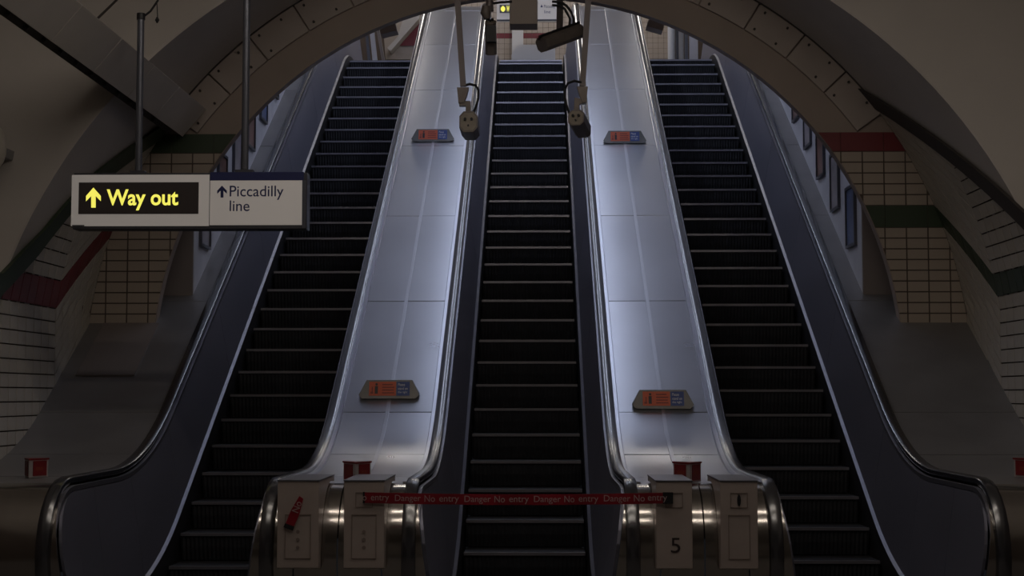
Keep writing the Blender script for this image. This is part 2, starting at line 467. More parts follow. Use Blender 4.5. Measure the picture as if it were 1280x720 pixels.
# framed posters on the lining
pi_ = 0
pcol = ['poster_blue', 'poster_pale', 'poster_brown', 'poster_pale', 'poster_brown', 'poster_blue', 'poster_pale', 'poster_brown', 'poster_blue', 'poster_pale']
ordn = ['nearest', 'second', 'third', 'fourth', 'fifth', 'sixth', 'seventh', 'eighth', 'ninth', 'tenth']
for s in (1, -1):
    for k in range(9):
        Y0 = 15.56 + 0.82 * k; z0 = zi(Y0) + 1.16; X = s * XL
        sd = 'right' if s > 0 else 'left'
        t = thing('framed_poster', (X, Y0, z0), 'small portrait framed %s poster, %s up the %s-hand shaft wall' % ({'poster_blue': 'blue', 'poster_pale': 'pale', 'poster_brown': 'brown'}[pcol[(k + (s < 0)) % 10]], ordn[k], sd), 'poster', 'framed posters up the %s shaft wall' % sd)
        xi, xo = X - s * 0.03, X
        a, b = min(xi, xo), max(xi, xo)
        fr = MB(); w_, h_ = 0.46, 0.63
        fr.box(a, b, Y0, Y0 + 0.03, z0, z0 + h_); fr.box(a, b, Y0 + w_ - 0.03, Y0 + w_, z0, z0 + h_)
        fr.box(a, b, Y0 + 0.03, Y0 + w_ - 0.03, z0, z0 + 0.03); fr.box(a, b, Y0 + 0.03, Y0 + w_ - 0.03, z0 + h_ - 0.03, z0 + h_)
        fr.build('frame', M['frame'], t)
        xm = X - s * 0.015
        MB().box(min(xm, X), max(xm, X), Y0 + 0.03, Y0 + w_ - 0.03, z0 + 0.03, z0 + h_ - 0.03).build('sheet', M[pcol[(k + (s < 0)) % 10]], t)

# ---------------------------------------------------------------- escalators
EX = [-2.37, 0.0, 2.37]
PHASE = [-0.17, 0.0, -0.09]
YSAMP = [10.53, 10.9, 11.2, 11.4] + [11.55 + 0.16 * i for i in range(14)] + [14.2 + 1.1 * i for i in range(9)] + [23.6 + 0.2 * i for i in range(11)] + [26.0, 27.0]
NC = 0.55                          # height of the newel's centre
def newel_pts(r, y0, n=14, a0=0, a1=180):
    """half circle at the foot: from the top (a=0) forward and down to the bottom"""
    return [(y0 - r * sin(RAD(a0 + (a1 - a0) * i / n)), NC + r * cos(RAD(a0 + (a1 - a0) * i / n))) for i in range(n + 1)]
YC = 10.53
def px(z):                         # half width of the balustrade at height z above the floor of the flat part
    return 0.55 + (0.665 - 0.55) * min(max((z - 0.13) / 0.82, 0), 1.15)
def line_run(xa, va, ha, sgn, ex):
    return [(ex + sgn * xa, Y, path(Y, va, ha)) for Y in YSAMP]
def ribbon_solid(l0, l1, off):
    """closed strip between two lines, thickened by vector off"""
    off = Vector(off); secs = []
    for p, q in zip(l0, l1):
        p = Vector(p); q = Vector(q); secs.append([p, q, q + off, p + off])
    return MB().loft(secs)

step_me = None
esc_lab = ['left-hand stopped escalator, dark steps, beside the hanging way out sign', 'middle stopped escalator, dark steps, closed off by red tape', 'right-hand stopped escalator with dark steps and grey metal sides']
def step_meshes():
    # tread with a ribbed riser; origin on the nose
    v = []; f = []
    n = 56; W = 0.495
    for i in range(n + 1):
        x = -W + 2 * W * i / n; d = 0.0 if i % 2 else 0.012
        v += [(x, 0.004 + d, -0.012), (x, 0.012 + d, -0.12), (x, 0.045 + d, -0.225)]
    for i in range(n):
        a = i * 3; b = a + 3
        f += [(a, b, b + 1, a + 1), (a + 1, b + 1, b + 2, a + 2)]
    k = len(v)
    v += [(-W, 0.0, 0), (W, 0.0, 0), (W, 0.42, 0), (-W, 0.42, 0), (-W, 0.02, -0.06), (W, 0.02, -0.06), (W, 0.42, -0.06), (-W, 0.42, -0.06)]
    f += [(k, k + 1, k + 2, k + 3), (k + 4, k + 7, k + 6, k + 5), (k, k + 4, k + 5, k + 1), (k + 2, k + 6, k + 7, k + 3), (k, k + 3, k + 7, k + 4), (k + 1, k + 5, k + 6, k + 2)]
    me = bpy.data.meshes.new('step'); me.from_pydata(v, [], f); me.materials.append(M['step'])
    nb = MB().box(-W, W, -0.006, 0.02, -0.022, 0.002)
    m2 = bpy.data.meshes.new('nosing'); m2.from_pydata(nb.v, [], nb.f); m2.materials.append(M['nosing'])
    return me, m2
ST, NO = step_meshes()

def c_profile(cx, z, w=0.045, h=0.026):
    pts = []
    for i in range(12):
        a = 2 * pi * i / 12
        pts.append((w * (abs(cos(a)) ** 0.7) * (1 if cos(a) > 0 else -1), h * (abs(sin(a)) ** 0.7) * (1 if sin(a) > 0 else -1)))
    return pts
HP = c_profile(0, 0)
def sweep(path3, prof, m, name, parent):
    secs = []
    for i, p in enumerate(path3):
        p = Vector(p); t = (Vector(path3[min(i + 1, len(path3) - 1)]) - Vector(path3[max(0, i - 1)])).normalized()
        sx = Vector((1, 0, 0)); n = sx.cross(t).normalized()
        secs.append([p + sx * a + n * b for a, b in prof])
    return MB().loft(secs).build(name, m, parent, smooth=name == 'handrail')

for e in range(3):
    ex = EX[e]
    es = thing('escalator', (ex, 12.0, 0.0), esc_lab[e], 'escalator', 'three escalators side by side')
    # steps
    for k in range(-4, 30):
        Y = Y_K + PHASE[e] + 0.4 * k
        z = path(Y, 0.0, 0.0, 1.6, 1.3)
        o = bpy.data.objects.new('step', ST); C.objects.link(o); o.parent = es; o.location = Vector((ex, Y, z)) - Vector((ex, 12.0, 0))
        q = bpy.data.objects.new('nosing', NO); C.objects.link(q); q.parent = o
    # comb plates and landing plates
    MB().box(ex - 0.5, ex + 0.5, 24.22 + PHASE[e] + 0.35, 26.5, TOP - 0.05, TOP + 0.004).build('landing_plate', M['panel'], es)
    MB().box(ex - 0.5, ex + 0.5, 9.7, 11.12 + PHASE[e], 0.001, 0.02).build('comb_plate', M['trim_metal'], es)
    # safety brush dark undertray
    ribbon_solid(line_run(-0.55, -0.33, -0.2, 1, ex), line_run(0.55, -0.33, -0.2, 1, ex), (0, 0, -0.05)).build('truss_tray', M['black'], es)
    for s in (-1, 1):
        ribbon_solid(line_run(0.508, -0.32, -0.2, s, ex), line_run(0.524, 0.085, 0.12, s, ex), (s * 0.02, 0, 0)).build('skirt', M['skirt'], es)
        ribbon_solid(line_run(0.525, 0.085, 0.12, s, ex), line_run(0.55, 0.105, 0.135, s, ex), (s * 0.004, 0, -0.012)).build('skirt_trim', M['trim_metal'], es)
        # balustrade panels, jointed every so often
        cuts = [10.53, 11.0, 12.0, 13.2, 15.2, 17.2, 19.2, 21.2, 23.2, 27.0]
        for i in range(len(cuts) - 1):
            ya, yb = cuts[i] + (0.004 if i else 0), cuts[i + 1] - 0.004
            n = 10 if i in (1, 2) else 4 if i < 7 else 12
            Ys = [ya + (yb - ya) * j / n for j in range(n + 1)]
            l0 = [(ex + s * 0.55, Y, path(Y, 0.105, 0.135)) for Y in Ys]; l1 = [(ex + s * 0.665, Y, path(Y, 0.74, 0.95)) for Y in Ys]
            ribbon_solid(l0, l1, (s * 0.02, 0, 0)).build('balustrade_panel', M['panel'], es, smooth=True)
        # round front end of the balustrade face
        en = MB(); pts = newel_pts(0.40, YC); hub = (ex + s * px(NC), YC, NC)
        vs = [hub] + [(ex + s * px(z), y, z) for y, z in pts]
        vs2 = [(x + s * 0.02, y, z) for x, y, z in vs]
        nn = len(vs); fs = [(0, i, i + 1) for i in range(1, nn - 1)] + [(nn, nn + i + 1, nn + i) for i in range(1, nn - 1)] + [(i, nn + i, nn + i + 1, i + 1) for i in range(1, nn - 1)]
        en.add(vs, fs).add([], [])
        en2 = MB(); en2.add(vs + vs2, fs); en2.build('newel_side', M['panel'], es)
        # upper trim and handrail
        tr = [(ex + s * 0.677, y, z) for y, z in newel_pts(0.425, YC)][::-1] + [(ex + s * 0.677, Y, path(Y, 0.755, 0.975)) for Y in YSAMP[1:]]
        sweep(tr, [(-0.014, -0.02), (0.014, -0.02), (0.014, 0.012), (-0.014, 0.012)], M['trim_metal'], 'upper_trim', es)
        hr = [(ex + s * 0.725, y, z) for y, z in newel_pts(0.475, YC)][::-1] + [(ex + s * 0.725, Y, path(Y, 0.805, 1.025)) for Y in YSAMP[1:]]
        sweep(hr, HP, M['handrail'], 'handrail', es)

# ---------------------------------------------------------------- metal decks and newels between and beside the escalators
seams = [11.5, 12.549, 13.354, 15.206, 17.034, 18.922, 20.758, 22.541, 24.1, 26.9]
def deck_unit(x0, x1, label, m, inner_l, inner_r, rib=True, ymax=27.0, xcut=None):
    cx = (x0 + x1) / 2
    d = thing('escalator_deck', (cx, 12.0, 0.0), label, 'metal deck')
    # carcass below the panels
    Ys = [10.55, 11.2, 11.8, 12.2, 12.6, 13.0, 13.4, 13.8, 14.8, 18, 22, 23.6, 24, 24.4, 24.8, 25.4, 26.9]
    l0 = [(x0, Y, path(Y, 0.765, 0.985)) for Y in Ys]; l1 = [(x1, Y, path(Y, 0.765, 0.985)) for Y in Ys]
    ribbon_solid(l0, l1, (0, 0, -0.35)).build('carcass', M['joint'], d)
    ed = [10.53] + seams
    for i in range(len(ed) - 1):
        ya, yb = ed[i] + 0.006, ed[i + 1] - 0.006
        halves = [(x0 + 0.03, cx - 0.012), (cx + 0.012, x1 - 0.03)] if rib else [(x0 + 0.002, x1 - 0.002)]
        for (a, b) in halves:
            n = 8 if ya < 14 else 3 if ya < 22.5 else 8
            YY = [ya + (yb - ya) * j / n for j in range(n + 1)]
            tl_, tr_ = random.uniform(-0.0015, 0.0015), random.uniform(-0.0015, 0.0015)
            secs = []
            for Y in YY:
                z = path(Y, 0.78, 1.0)
                secs.append([(a, Y, z + tl_), (b, Y, z + tr_), (b, Y, z - 0.012), (a, Y, z - 0.012)])
            MB().loft(secs).build('deck_panel', m, d, smooth=True)
    if rib:
        rb = [(cx, Y, path(Y, 0.784, 1.004)) for Y in YSAMP]
        sweep(rb, [(-0.016, -0.006), (0.016, -0.006), (0.016, 0.003), (0.0145, 0.004), (-0.0145, 0.004), (-0.016, 0.003)], M['rib'], 'centre_rib', d)
        for xx in (x0 + 0.008, x1 - 0.008):
            sweep([(xx, Y, path(Y, 0.79, 1.01)) for Y in YSAMP], [(-0.02, -0.02), (0.02, -0.02), (0.02, 0.004), (0.016, 0.008), (-0.016, 0.008), (-0.02, 0.004)], M['edge_strip'], 'edge_strip', d)
    # newel front: rounded cladding, its sides leaning in like the balustrades
    def xl(z): return inner_l + px(z) + 0.02 if inner_l is not None else x0
    def xr(z): return inner_r - px(z) - 0.02 if inner_r is not None else x1
    pts = newel_pts(0.455, YC, 20)
    cols = [(0.0, 0.245), (0.253, 0.496), (0.504, 0.747), (0.755, 1.0)] if rib else [(0.0, 0.496), (0.504, 1.0)]
    for (u0, u1) in cols:
        secs = []
        for y, z in pts:
            A, B = xl(z), xr(z); a = A + (B - A) * u0; b = A + (B - A) * u1
            nz = Vector((0, YC - y, NC - z)).normalized() * 0.012
            secs.append([(a, y, z), (b, y, z), (b, y + nz.y, z + nz.z), (a, y + nz.y, z + nz.z)])
        MB().loft(secs).build('newel_cladding', M['newel'], d, smooth=True)
    return d
deck_unit(-2.37 + 0.775, -0.775, 'silver sloping deck between left and middle escalators', M['deck'], -2.37, 0.0)
deck_unit(0.775, 2.37 - 0.775, 'silver sloping deck between middle and right escalators', M['deck'], 0.0, 2.37)
deck_unit(-4.2, -2.37 - 0.775, 'dull grey side deck between left escalator and left tiled wall', M['side_deck'], None, -2.37, rib=False)
deck_unit(2.37 + 0.775, 4.2, 'dull grey side deck between right escalator and right tiled wall', M['side_deck'], 2.37, None, rib=False)
# a raised inspection cover at the foot of the left pier
hc = []
for (x, Y) in ((-4.05, 13.9), (-3.52, 13.9), (-3.52, 14.78), (-4.05, 14.78)):
    hc.append((x, Y, path(Y, 0.78, 1.0) + 0.003))
tag(MB().prism(hc, (0, 0, 0.012)).build('inspection_cover', M['post'], org=(-3.8, 14.3, 1.9)), 'brown rectangular cover plate on the side deck at foot of left tiled pier', 'cover plate')

# ---------------------------------------------------------------- control boxes on the newels
def control_box(x0, x1, label, kind, num=None):
    cx = (x0 + x1) / 2; yf, yb, z0, z1 = 9.95, 10.69, 0.50, 1.05
    b = thing('control_box', (cx, yf, z0), label, 'control box')
    # side outline follows the newel behind it
    side = [(yf, z0), (yf, z1), (yb, z1), (yb, 1.012)] + [(y, z) for y, z in newel_pts(0.470, YC, 10, 0, 98)]
    MB().prism([(x0, y, z) for y, z in side], (x1 - x0, 0, 0)).build('body', M['box'], b, bevel=0.004)
    MB().box(x0 - 0.003, x1 + 0.003, yf - 0.004, yb, z1, z1 + 0.008).build('top_plate', M['trim_metal'], b)
    def frame(a0, a1, b0, b1, nm):
        fr = MB(); t = 0.004; y0, y1 = yf - 0.004, yf
        fr.box(a0, a1, y0, y1, b0, b0 + t); fr.box(a0, a1, y0, y1, b1 - t, b1); fr.box(a0, a0 + t, y0, y1, b0, b1); fr.box(a1 - t, a1, y0, y1, b0, b1)
        fr.build(nm, M['box_line'], b)
    w = x1 - x0
    if kind not in ('plain', 'number'): frame(x0 + 0.05, x1 - 0.05, z0 + 0.06, z0 + 0.34, 'access_panel')
    if kind in ('slot', 'number', 'upper'):
        frame(cx - 0.055, cx + 0.055, z1 - 0.165, z1 - 0.07, 'slot_plate')
    if kind == 'slot':
        pts = [(cx + 0.012 * cos(a), yf - 0.006, z1 - 0.118 + 0.038 * sin(a)) for a in [2 * pi * i / 12 for i in range(12)]]
        MB().prism(pts, (0, 0.006, 0)).build('key_slot', M['black'], b)
    if kind in ('dots', 'upper'):
        for j in range(3):
            z = z0 + 0.13 + 0.05 * j
            pts = [(cx + 0.012 * cos(a), yf - 0.003, z + 0.012 * sin(a)) for a in [2 * pi * i / 10 for i in range(10)]]
            MB().prism(pts, (0, 0.003, 0)).build('button', M['box_line'], b)
    if num:
        text('numeral', num, (cx - 0.035 + 0.012, yf, z0 + 0.1), (cx + 0.035 - 0.01 + 0.012, yf, z0 + 0.1), 0.095, 0, M['figure'], b)
    return b
control_box(-1.554, -1.288, 'cream control box with a torn red tape scrap, left end of the left newel', 'dots')
control_box(-1.128, -0.869, 'cream control box holding the left end of the red tape', 'upper')
control_box(0.863, 1.093, 'cream control box numbered 5 at the right end of the red tape', 'number', '5')
control_box(1.271, 1.508, 'cream control box with a dark key slot, right end of the right newel', 'slot')

# ---------------------------------------------------------------- red tape
def tape_z(x): return 0.948 - 0.012 * (1 - ((x + 0.03) / 0.98) ** 2)
tp = thing('barrier_tape', (-0.03, 9.93, 0.92), 'red danger no entry tape stretched across the middle escalator', 'tape')
xa, xb = -1.005, 0.925
secs = []
for i in range(41):
    x = xa + (xb - xa) * i / 40; z = tape_z(x); tw_ = 0.004 * sin(i * 0.7)
    secs.append([(x, 9.935 + tw_, z - 0.034), (x, 9.935 - tw_, z + 0.034), (x, 9.9375 - tw_, z + 0.034), (x, 9.9375 + tw_, z - 0.034)])
MB().loft(secs).build('tape_strip', M['tape'], tp, smooth=True)
words = [('o', 453, 458), ('entry', 463.5, 486), ('Danger', 493.5, 526), ('No', 530.5, 543.5), ('entry', 549, 573.5), ('Danger', 580.5, 613.5), ('No', 618, 631), ('entry', 636.5, 661), ('Danger', 667.5, 701), ('No', 705.5, 718), ('entry', 723.5, 748), ('Danger', 755, 788), ('No', 792.5, 806), ('entry', 810, 834)]
for wd, u0, u1 in words:
    p, q = at(u0, 628, 9.92), at(u1, 628, 9.92)
    hgt = {'o': 0.028, 'entry': 0.046, 'Danger': 0.052, 'No': 0.042}[wd]
    zc = tape_z((p.x + q.x) / 2) - 0.018 - (0.010 if wd in ('entry', 'Danger') else 0)
    text('lettering', wd, (p.x, 9.929, zc), (q.x, 9.929, zc), hgt, 0, M['tape_text'], tp, depth=0.001)
for x in (-1.005, 0.925):
    MB().box(x - (0.0 if x < 0 else 0.02), x + (0.012 if x < 0 else 0.045), 9.931, 9.945, tape_z(x) - 0.036, tape_z(x) + 0.036).build('black_end', M['black'], tp)
sc = thing('tape_scrap', (-1.49, 9.94, 0.86), 'torn scrap of red lettered tape stuck to the leftmost cream control box', 'tape')
A, B = at(361, 659, 9.94), at(375, 622, 9.94)
d_ = (B - A); wv = Vector((d_.z, 0, -d_.x)).normalized() * 0.028
poly = [A - wv, A + wv, A + d_ * 0.5 + wv * 1.2, B + wv * 0.8, B - wv * 0.25 + d_ * 0.04, A + d_ * 0.55 - wv * 0.9]
MB().prism(poly, (0, 0.006, 0)).build('scrap', M['tape'], sc)
MB().prism([A - wv * 1.15 + Vector((0, -0.002, 0)) - d_ * 0.06, A + wv * 1.15 + Vector((0, -0.002, 0)) - d_ * 0.06, A + wv * 1.1 + Vector((0, -0.002, 0)) + d_ * 0.08, A - wv * 1.1 + Vector((0, -0.002, 0)) + d_ * 0.08], (0, 0.006, 0)).build('black_end', M['black'], sc)
tx = text('lettering', 'No', (0, 0, 0), (0.07, 0, 0), 0.045, 0, M['tape_text'], sc, depth=0)
# turn the scrap's lettering along its length
ang = math.atan2(d_.z, d_.x)
mt = Matrix.Translation(A + d_ * 0.52 + Vector((wv.x * 0.9, -0.004, wv.z * 0.9)) - ORG[sc.name]) @ Matrix.Rotation(-ang, 4, 'Y') @ Matrix.Translation(ORG[sc.name])
tx.data.transform(mt)

# ---------------------------------------------------------------- red emergency stop housings
def stop_housing(px_, Y, label, wid=0.19, cut=0.55):
    z = 1.004; h = 0.125
    cx = px_
    t = thing('stop_button_housing', (cx, Y, z), label, 'stop button')
    a, b, c_ = Vector((cx - wid / 2, Y + 0.10, z)), Vector((cx - wid / 2 + wid * cut, Y - 0.07, z)), Vector((cx + wid / 2, Y + 0.10, z))
    MB().prism([a, b, c_], (0, 0, h)).build('body', M['silver'], t)
    top = [p + Vector((0, 0, h)) for p in (a, b, c_)]
    cen = sum(top, Vector()) / 3
    MB().prism([cen + (p - cen) * 1.08 for p in top], (0, 0, 0.012)).build('red_cap', M['red'], t)
    for p, q in ((a, b), (b, c_)):
        n = (q - p).cross(Vector((0, 0, 1))).normalized(); n = n if n.y < 0 else -n
        u = (q - p)
        f_ = (0.10, 0.80) if p == a else (0.20, 0.90)
        i0, i1 = p + u * f_[0] + n * 0.001, p + u * f_[1] + n * 0.001
        MB().prism([i0 + Vector((0, 0, 0.012)), i1 + Vector((0, 0, 0.012)), i1 + Vector((0, 0, h - 0.006)), i0 + Vector((0, 0, h - 0.006))], n * 0.004).build('red_panel', M['red'], t)
        j0, j1 = p + u * 0.3 + n * 0.0055, p + u * 0.7 + n * 0.0055
        MB().prism([j0 + Vector((0, 0, 0.05)), j1 + Vector((0, 0, 0.05)), j1 + Vector((0, 0, 0.075)), j0 + Vector((0, 0, 0.075))], n * 0.001).build('print', M['orange_dark'], t)
stop_housing(-1.15, 10.75, 'red emergency stop housing behind the boxes on the left newel')
stop_housing(1.145, 10.72, 'red emergency stop housing behind the boxes on the right newel', cut=0.5)
stop_housing(-3.56, 11.25, 'small red stop housing on the side deck at the left wall', 0.17, 0.5)
stop_housing(3.70, 11.4, 'small red stop housing on the side deck at the right edge of the picture', 0.19, 0.5)

# ---------------------------------------------------------------- notices on the decks
def deck_notice(cx, Y, label):
    z = path(Y, 0.78, 1.0)
    t = thing('deck_notice', (cx, Y, z), label, 'notice')
    wb, wt, h, lean = 0.265, 0.20, 0.165, 0.05
    fz = lambda x, v, o=0.0: (cx + x, Y + lean * v / h - o, z + 0.012 + v)
    front = [fz(-wb + 0.03, 0), fz(wb - 0.03, 0), fz(wb, 0.035), fz(wt, h), fz(-wt, h), fz(-wb, 0.035)]
    back = []
    for (x, y, zz) in front:
        yy = y + (0.06 + (0.165 - (zz - z)) * 0.2)
        back.append((x * 1.0, yy, max(zz, path(yy, 0.78, 1.0) + 0.004)))
    MB().loft([front, back]).build('case', M['case'], t, bevel=0.003)
    MB().box(cx - 0.014, cx + 0.014, Y + 0.01, Y + 0.05, z - 0.004, z + 0.03).build('foot', M['silver'], t)
    def patch(x0, x1, v0, v1, o, m, nm):
        MB().prism([fz(x0, v0, o), fz(x1, v0, o), fz(x1, v1, o), fz(x0, v1, o)], (0, 0.0015, 0)).build(nm, m, t)
    patch(-0.175, 0.06, 0.028, 0.150, 0.0025, M['orange'], 'orange_notice')
    patch(0.066, 0.18, 0.028, 0.150, 0.0025, M['blue'], 'blue_notice')
    # pictogram: a standing figure with a small dog
    patch(-0.125, -0.098, 0.045, 0.112, 0.004, M['figure'], 'figure')
    pts = [fz(-0.111 + 0.011 * cos(2 * pi * i / 10), 0.127 + 0.011 * sin(2 * pi * i / 10), 0.004) for i in range(10)]
    MB().prism(pts, (0, 0.0015, 0)).build('figure', M['figure'], t)
    patch(-0.162, -0.138, 0.045, 0.062, 0.004, M['orange_dark'], 'figure')
    patch(-0.152, -0.142, 0.062, 0.105, 0.004, M['orange_dark'], 'figure')
    for j, (a, b) in enumerate(((-0.06, 0.03), (-0.06, 0.045), (-0.06, 0.04), (-0.06, 0.045))):
        patch(a, b, 0.120 - 0.024 * j, 0.130 - 0.024 * j, 0.004, M['orange_dark'], 'print_line')
    nrm = Vector((0, -1, lean / h)).normalized()
    for j, (s_, w_) in enumerate((('Please', 0.06), ('stand on', 0.085), ('the right', 0.083))):
        p = Vector(fz(0.078, 0.112 - 0.034 * j, 0.003)); q = Vector(fz(0.078 + w_, 0.112 - 0.034 * j, 0.003))
        text('lettering', s_, p, q, 0.026, 0, M['white_print'], t, normal=nrm, bold=0.01, depth=0.001)
deck_notice(-1.194, 19.02, 'orange and blue notice on the left silver deck, the upper one')
deck_notice(-1.19, 13.53, 'orange and blue notice on the left silver deck, the lower one')
deck_notice(1.185, 18.95, 'orange and blue notice on the right silver deck, the upper one')
deck_notice(1.189, 13.38, 'orange and blue notice on the right silver deck, the lower one')

# ---------------------------------------------------------------- hanging direction sign
YSN = 12.0
sg = thing('direction_sign', (-2.6, YSN, 2.89), 'long hanging lit sign reading Way out, beside a line name', 'sign')
f0 = YSN
def sp(x, y, Y=f0): return at(x, y, Y)
x0, x1 = sp(92, 217).x, sp(384, 217).x
zb_, zt_ = 2.893, 3.337
MB().box(x0, x1, f0, f0 + 0.16, zb_, zt_).build('case', M['sign_dark'], sg, bevel=0.006)
MB().box(sp(94.5, 0).x, sp(265, 0).x, f0 - 0.006, f0, sp(0, 283).z, sp(0, 219).z).build('opal_face', M['sign_face'], sg)
MB().box(sp(266, 0).x, sp(380, 0).x, f0 - 0.006, f0, sp(0, 282).z, sp(0, 226.5).z).build('opal_face', M['sign_face'], sg)
MB().box(sp(266, 0).x, sp(382, 0).x, f0 - 0.007, f0, sp(0, 226.3).z, sp(0, 216).z).build('blue_strip', M['sign_blue'], sg)
MB().box(sp(380.5, 0).x, sp(384.5, 0).x, f0 - 0.008, f0, sp(0, 286).z, sp(0, 226.3).z).build('end_frame', M['pole'], sg)
MB().box(sp(103.5, 0).x, sp(252, 0).x, f0 - 0.010, f0 - 0.002, sp(0, 268).z, sp(0, 228.5).z).build('display_window', M['sign_black'], sg)
MB().box(sp(96, 0).x, sp(111, 0).x, f0 - 0.008, f0 - 0.002, sp(0, 283).z, sp(0, 281.5).z).build('maker_plate', M['sign_dark'], sg)
def arrow(u0, u1, v0, v1, m, Yf, nm='arrow'):
    cxp = (u0 + u1) / 2; w = u1 - u0; h = v1 - v0
    P_ = [(cxp, v0), (u1, v0 + h * 0.42), (u1, v0 + h * 0.68), (cxp + w * 0.15, v0 + h * 0.42), (cxp + w * 0.15, v1), (cxp - w * 0.15, v1), (cxp - w * 0.15, v0 + h * 0.42), (u0, v0 + h * 0.68), (u0, v0 + h * 0.42)]
    vs = [at(a, b, Yf) for a, b in P_]
    mb = MB()
    n = len(vs); vb = [v + Vector((0, 0.002, 0)) for v in vs]
    fs = [(0, 8, 6), (8, 7, 6), (0, 6, 3), (0, 3, 1), (1, 3, 2), (3, 6, 5, 4)]
    fs = fs + [tuple(i + n for i in f[::-1]) for f in fs] + [(i, (i + 1) % n, n + (i + 1) % n, n + i) for i in range(n)]
    return mb.add(vs + vb, fs).build(nm, m, sg)
ys_ = f0 - 0.0125
arrow(107.5, 126, 234.5, 259.5, M['lit_yellow'], ys_)
a_, b_ = at(133, 263, ys_), at(223, 236.5, ys_)
text('lettering', 'Way out', (a_.x, ys_, a_.z), (b_.x, ys_, a_.z), b_.z - a_.z, 0, M['lit_yellow'], sg, bold=0.022, depth=0.0)
ys2 = f0 - 0.0075
arrow(271.5, 283.5, 232, 247, M['sign_blue'], ys2)
a_, b_ = at(287, 250, ys2), at(354.5, 232, ys2)
text('lettering', 'Piccadilly', (a_.x, ys2, a_.z), (b_.x, ys2, a_.z), b_.z - a_.z, 0, M['sign_blue'], sg, bold=0.004, depth=0.0)
a_, b_ = at(287, 264, ys2), at(312, 250.5, ys2)
text('lettering', 'line', (a_.x, ys2, a_.z), (b_.x, ys2, a_.z), b_.z - a_.z, 0, M['sign_blue'], sg, bold=0.004, depth=0.0)
# hangers
p1, p2 = at(173, 214, f0 + 0.08), at(176.3, 20, f0 + 0.08)
MB().tube([p1, p2], 0.028, 12).build('hanger_pole', M['pole'], sg, smooth=True)
MB().tube([p2 - Vector((0, 0, 0.03)), p2 + Vector((0, 0, 0.02))], 0.034, 12).build('pole_cap', M['black'], sg, smooth=True)
MB().box(p1.x - 0.055, p1.x + 0.055, f0 + 0.04, f0 + 0.12, zt_, zt_ + 0.025).build('foot_bracket', M['sign_dark'], sg)
p3 = at(306, 212, f0 + 0.08); p4 = Vector((p3.x - 0.0, p3.y, 6.9))
MB().tube([p3, p4], 0.029, 12).build('hanger_pole', M['pole'], sg, smooth=True)
MB().box(p3.x - 0.07, p3.x + 0.07, f0 + 0.04, f0 + 0.12, zt_, zt_ + 0.03).build('foot_bracket', M['sign_dark'], sg)
cb = [at(a, b, f0 + 0.08) for a, b in ((176, 20), (181, 19.5), (188, 14), (193, 7), (197, 1), (199, -4))]
cb += [Vector((-2.87, 12.2, 5.1)), Vector((-2.85, 12.9, 5.6))]
MB().tube(cb, 0.009, 8).build('feed_cable', M['rubber'], sg, smooth=True)
dc = [at(a, b, f0 + 0.08) for a, b in ((196, 2), (196.5, 10), (197, 22))]
MB().tube(dc, 0.004, 6).build('loose_cable', M['rubber'], sg)
e_ = at(196.5, 25, f0 + 0.08)
MB().tube([e_ + Vector((0, 0, 0.025)), e_, e_ - Vector((0, 0, 0.025))], [0.006, 0.018, 0.005], 8).build('cable_end', M['black'], sg, smooth=True)

# ---------------------------------------------------------------- beam that runs forward from the left of the arch
bd = Vector((0.04, 0.999, -0.029)).normalized()
A0 = at(237, 119, 14.25)
def bpt(t, r, out):       # r: across the face, out: towards the middle of the tunnel
    p = A0 - bd * t
    nrm = Vector((3.1, 0, -2.6)).normalized(); acr = Vector((-2.6, 0, -3.1)).normalized()
    return p + acr * r + nrm * out
bm = thing('ceiling_beam', tuple(A0), 'broad cream beam running overhead from upper left corner to arch', 'beam')
def beam_piece(t0, t1, r0, r1, o0, o1, m, nm, bevel=0.004):
    q = lambda t: [bpt(t, r0, o0), bpt(t, r1, o0), bpt(t, r1, o1), bpt(t, r0, o1)]
    MB().loft([q(t0), q(t1)]).build(nm, m, bm, bevel=bevel)
jt = [-0.5, 0.45, 1.25, 2.15, 3.1, 5.2]
for i in range(5):
    beam_piece(jt[i] + 0.004, jt[i + 1] - 0.004, 0.0, 0.35, -0.25, 0.04, M['beam'], 'face_plate')
beam_piece(-0.3, 5.2, 0.35, 0.41, -0.30, -0.02, M['joint'], 'shadow_gap_flange', 0)  # set-back flange, coloured near-black for the shadow gap under the face
blt = MB()
for i in range(14):
    p = bpt(0.3 + 0.35 * i, 0.38, -0.02); n_ = Vector((3.1, 0, -2.6)).normalized()
    blt.tube([p, p + n_ * 0.03], 0.02, 6)
blt.build('bolt_heads', M['joint'], bm, kind='stuff')
# segment joint on the plaster above the beam, built as a thin dark tube
rb_ = MB()
for (a, b, c_, d__) in (((122, 24), (150, -2), (152, -2), (124, 26)), ):
    pass
q0, q1 = at(122, 23, 12.95), at(152, -6, 13.05)
tag(MB().tube([q0, q1], 0.012, 6).build('wall_joint', M['joint']), 'thin dark joint line on the plaster above the cream beam', 'conduit')

# pale lamp on the wall at the far left
gp_ = at(-4, 184, 12.35)
gl = thing('wall_lamp', tuple(gp_), 'pale oval wall lamp cut off by the left edge of the picture', 'lamp')
s_ = []
for i in range(9):
    a = -pi / 2 + pi * i / 8
    s_.append([(gp_.x + 0.075 * cos(a) * cos(b), gp_.y + 0.09 * cos(a) * sin(b), gp_.z + 0.17 * sin(a)) for b in [2 * pi * j / 14 for j in range(14)]])
MB().loft(s_).build('glass', M['globe'], gl, smooth=True)
MB().box(gp_.x - 0.2, gp_.x - 0.02, gp_.y + 0.05, gp_.y + 0.6, gp_.z - 0.04, gp_.z + 0.04).build('bracket', M['lamp_body'], gl)

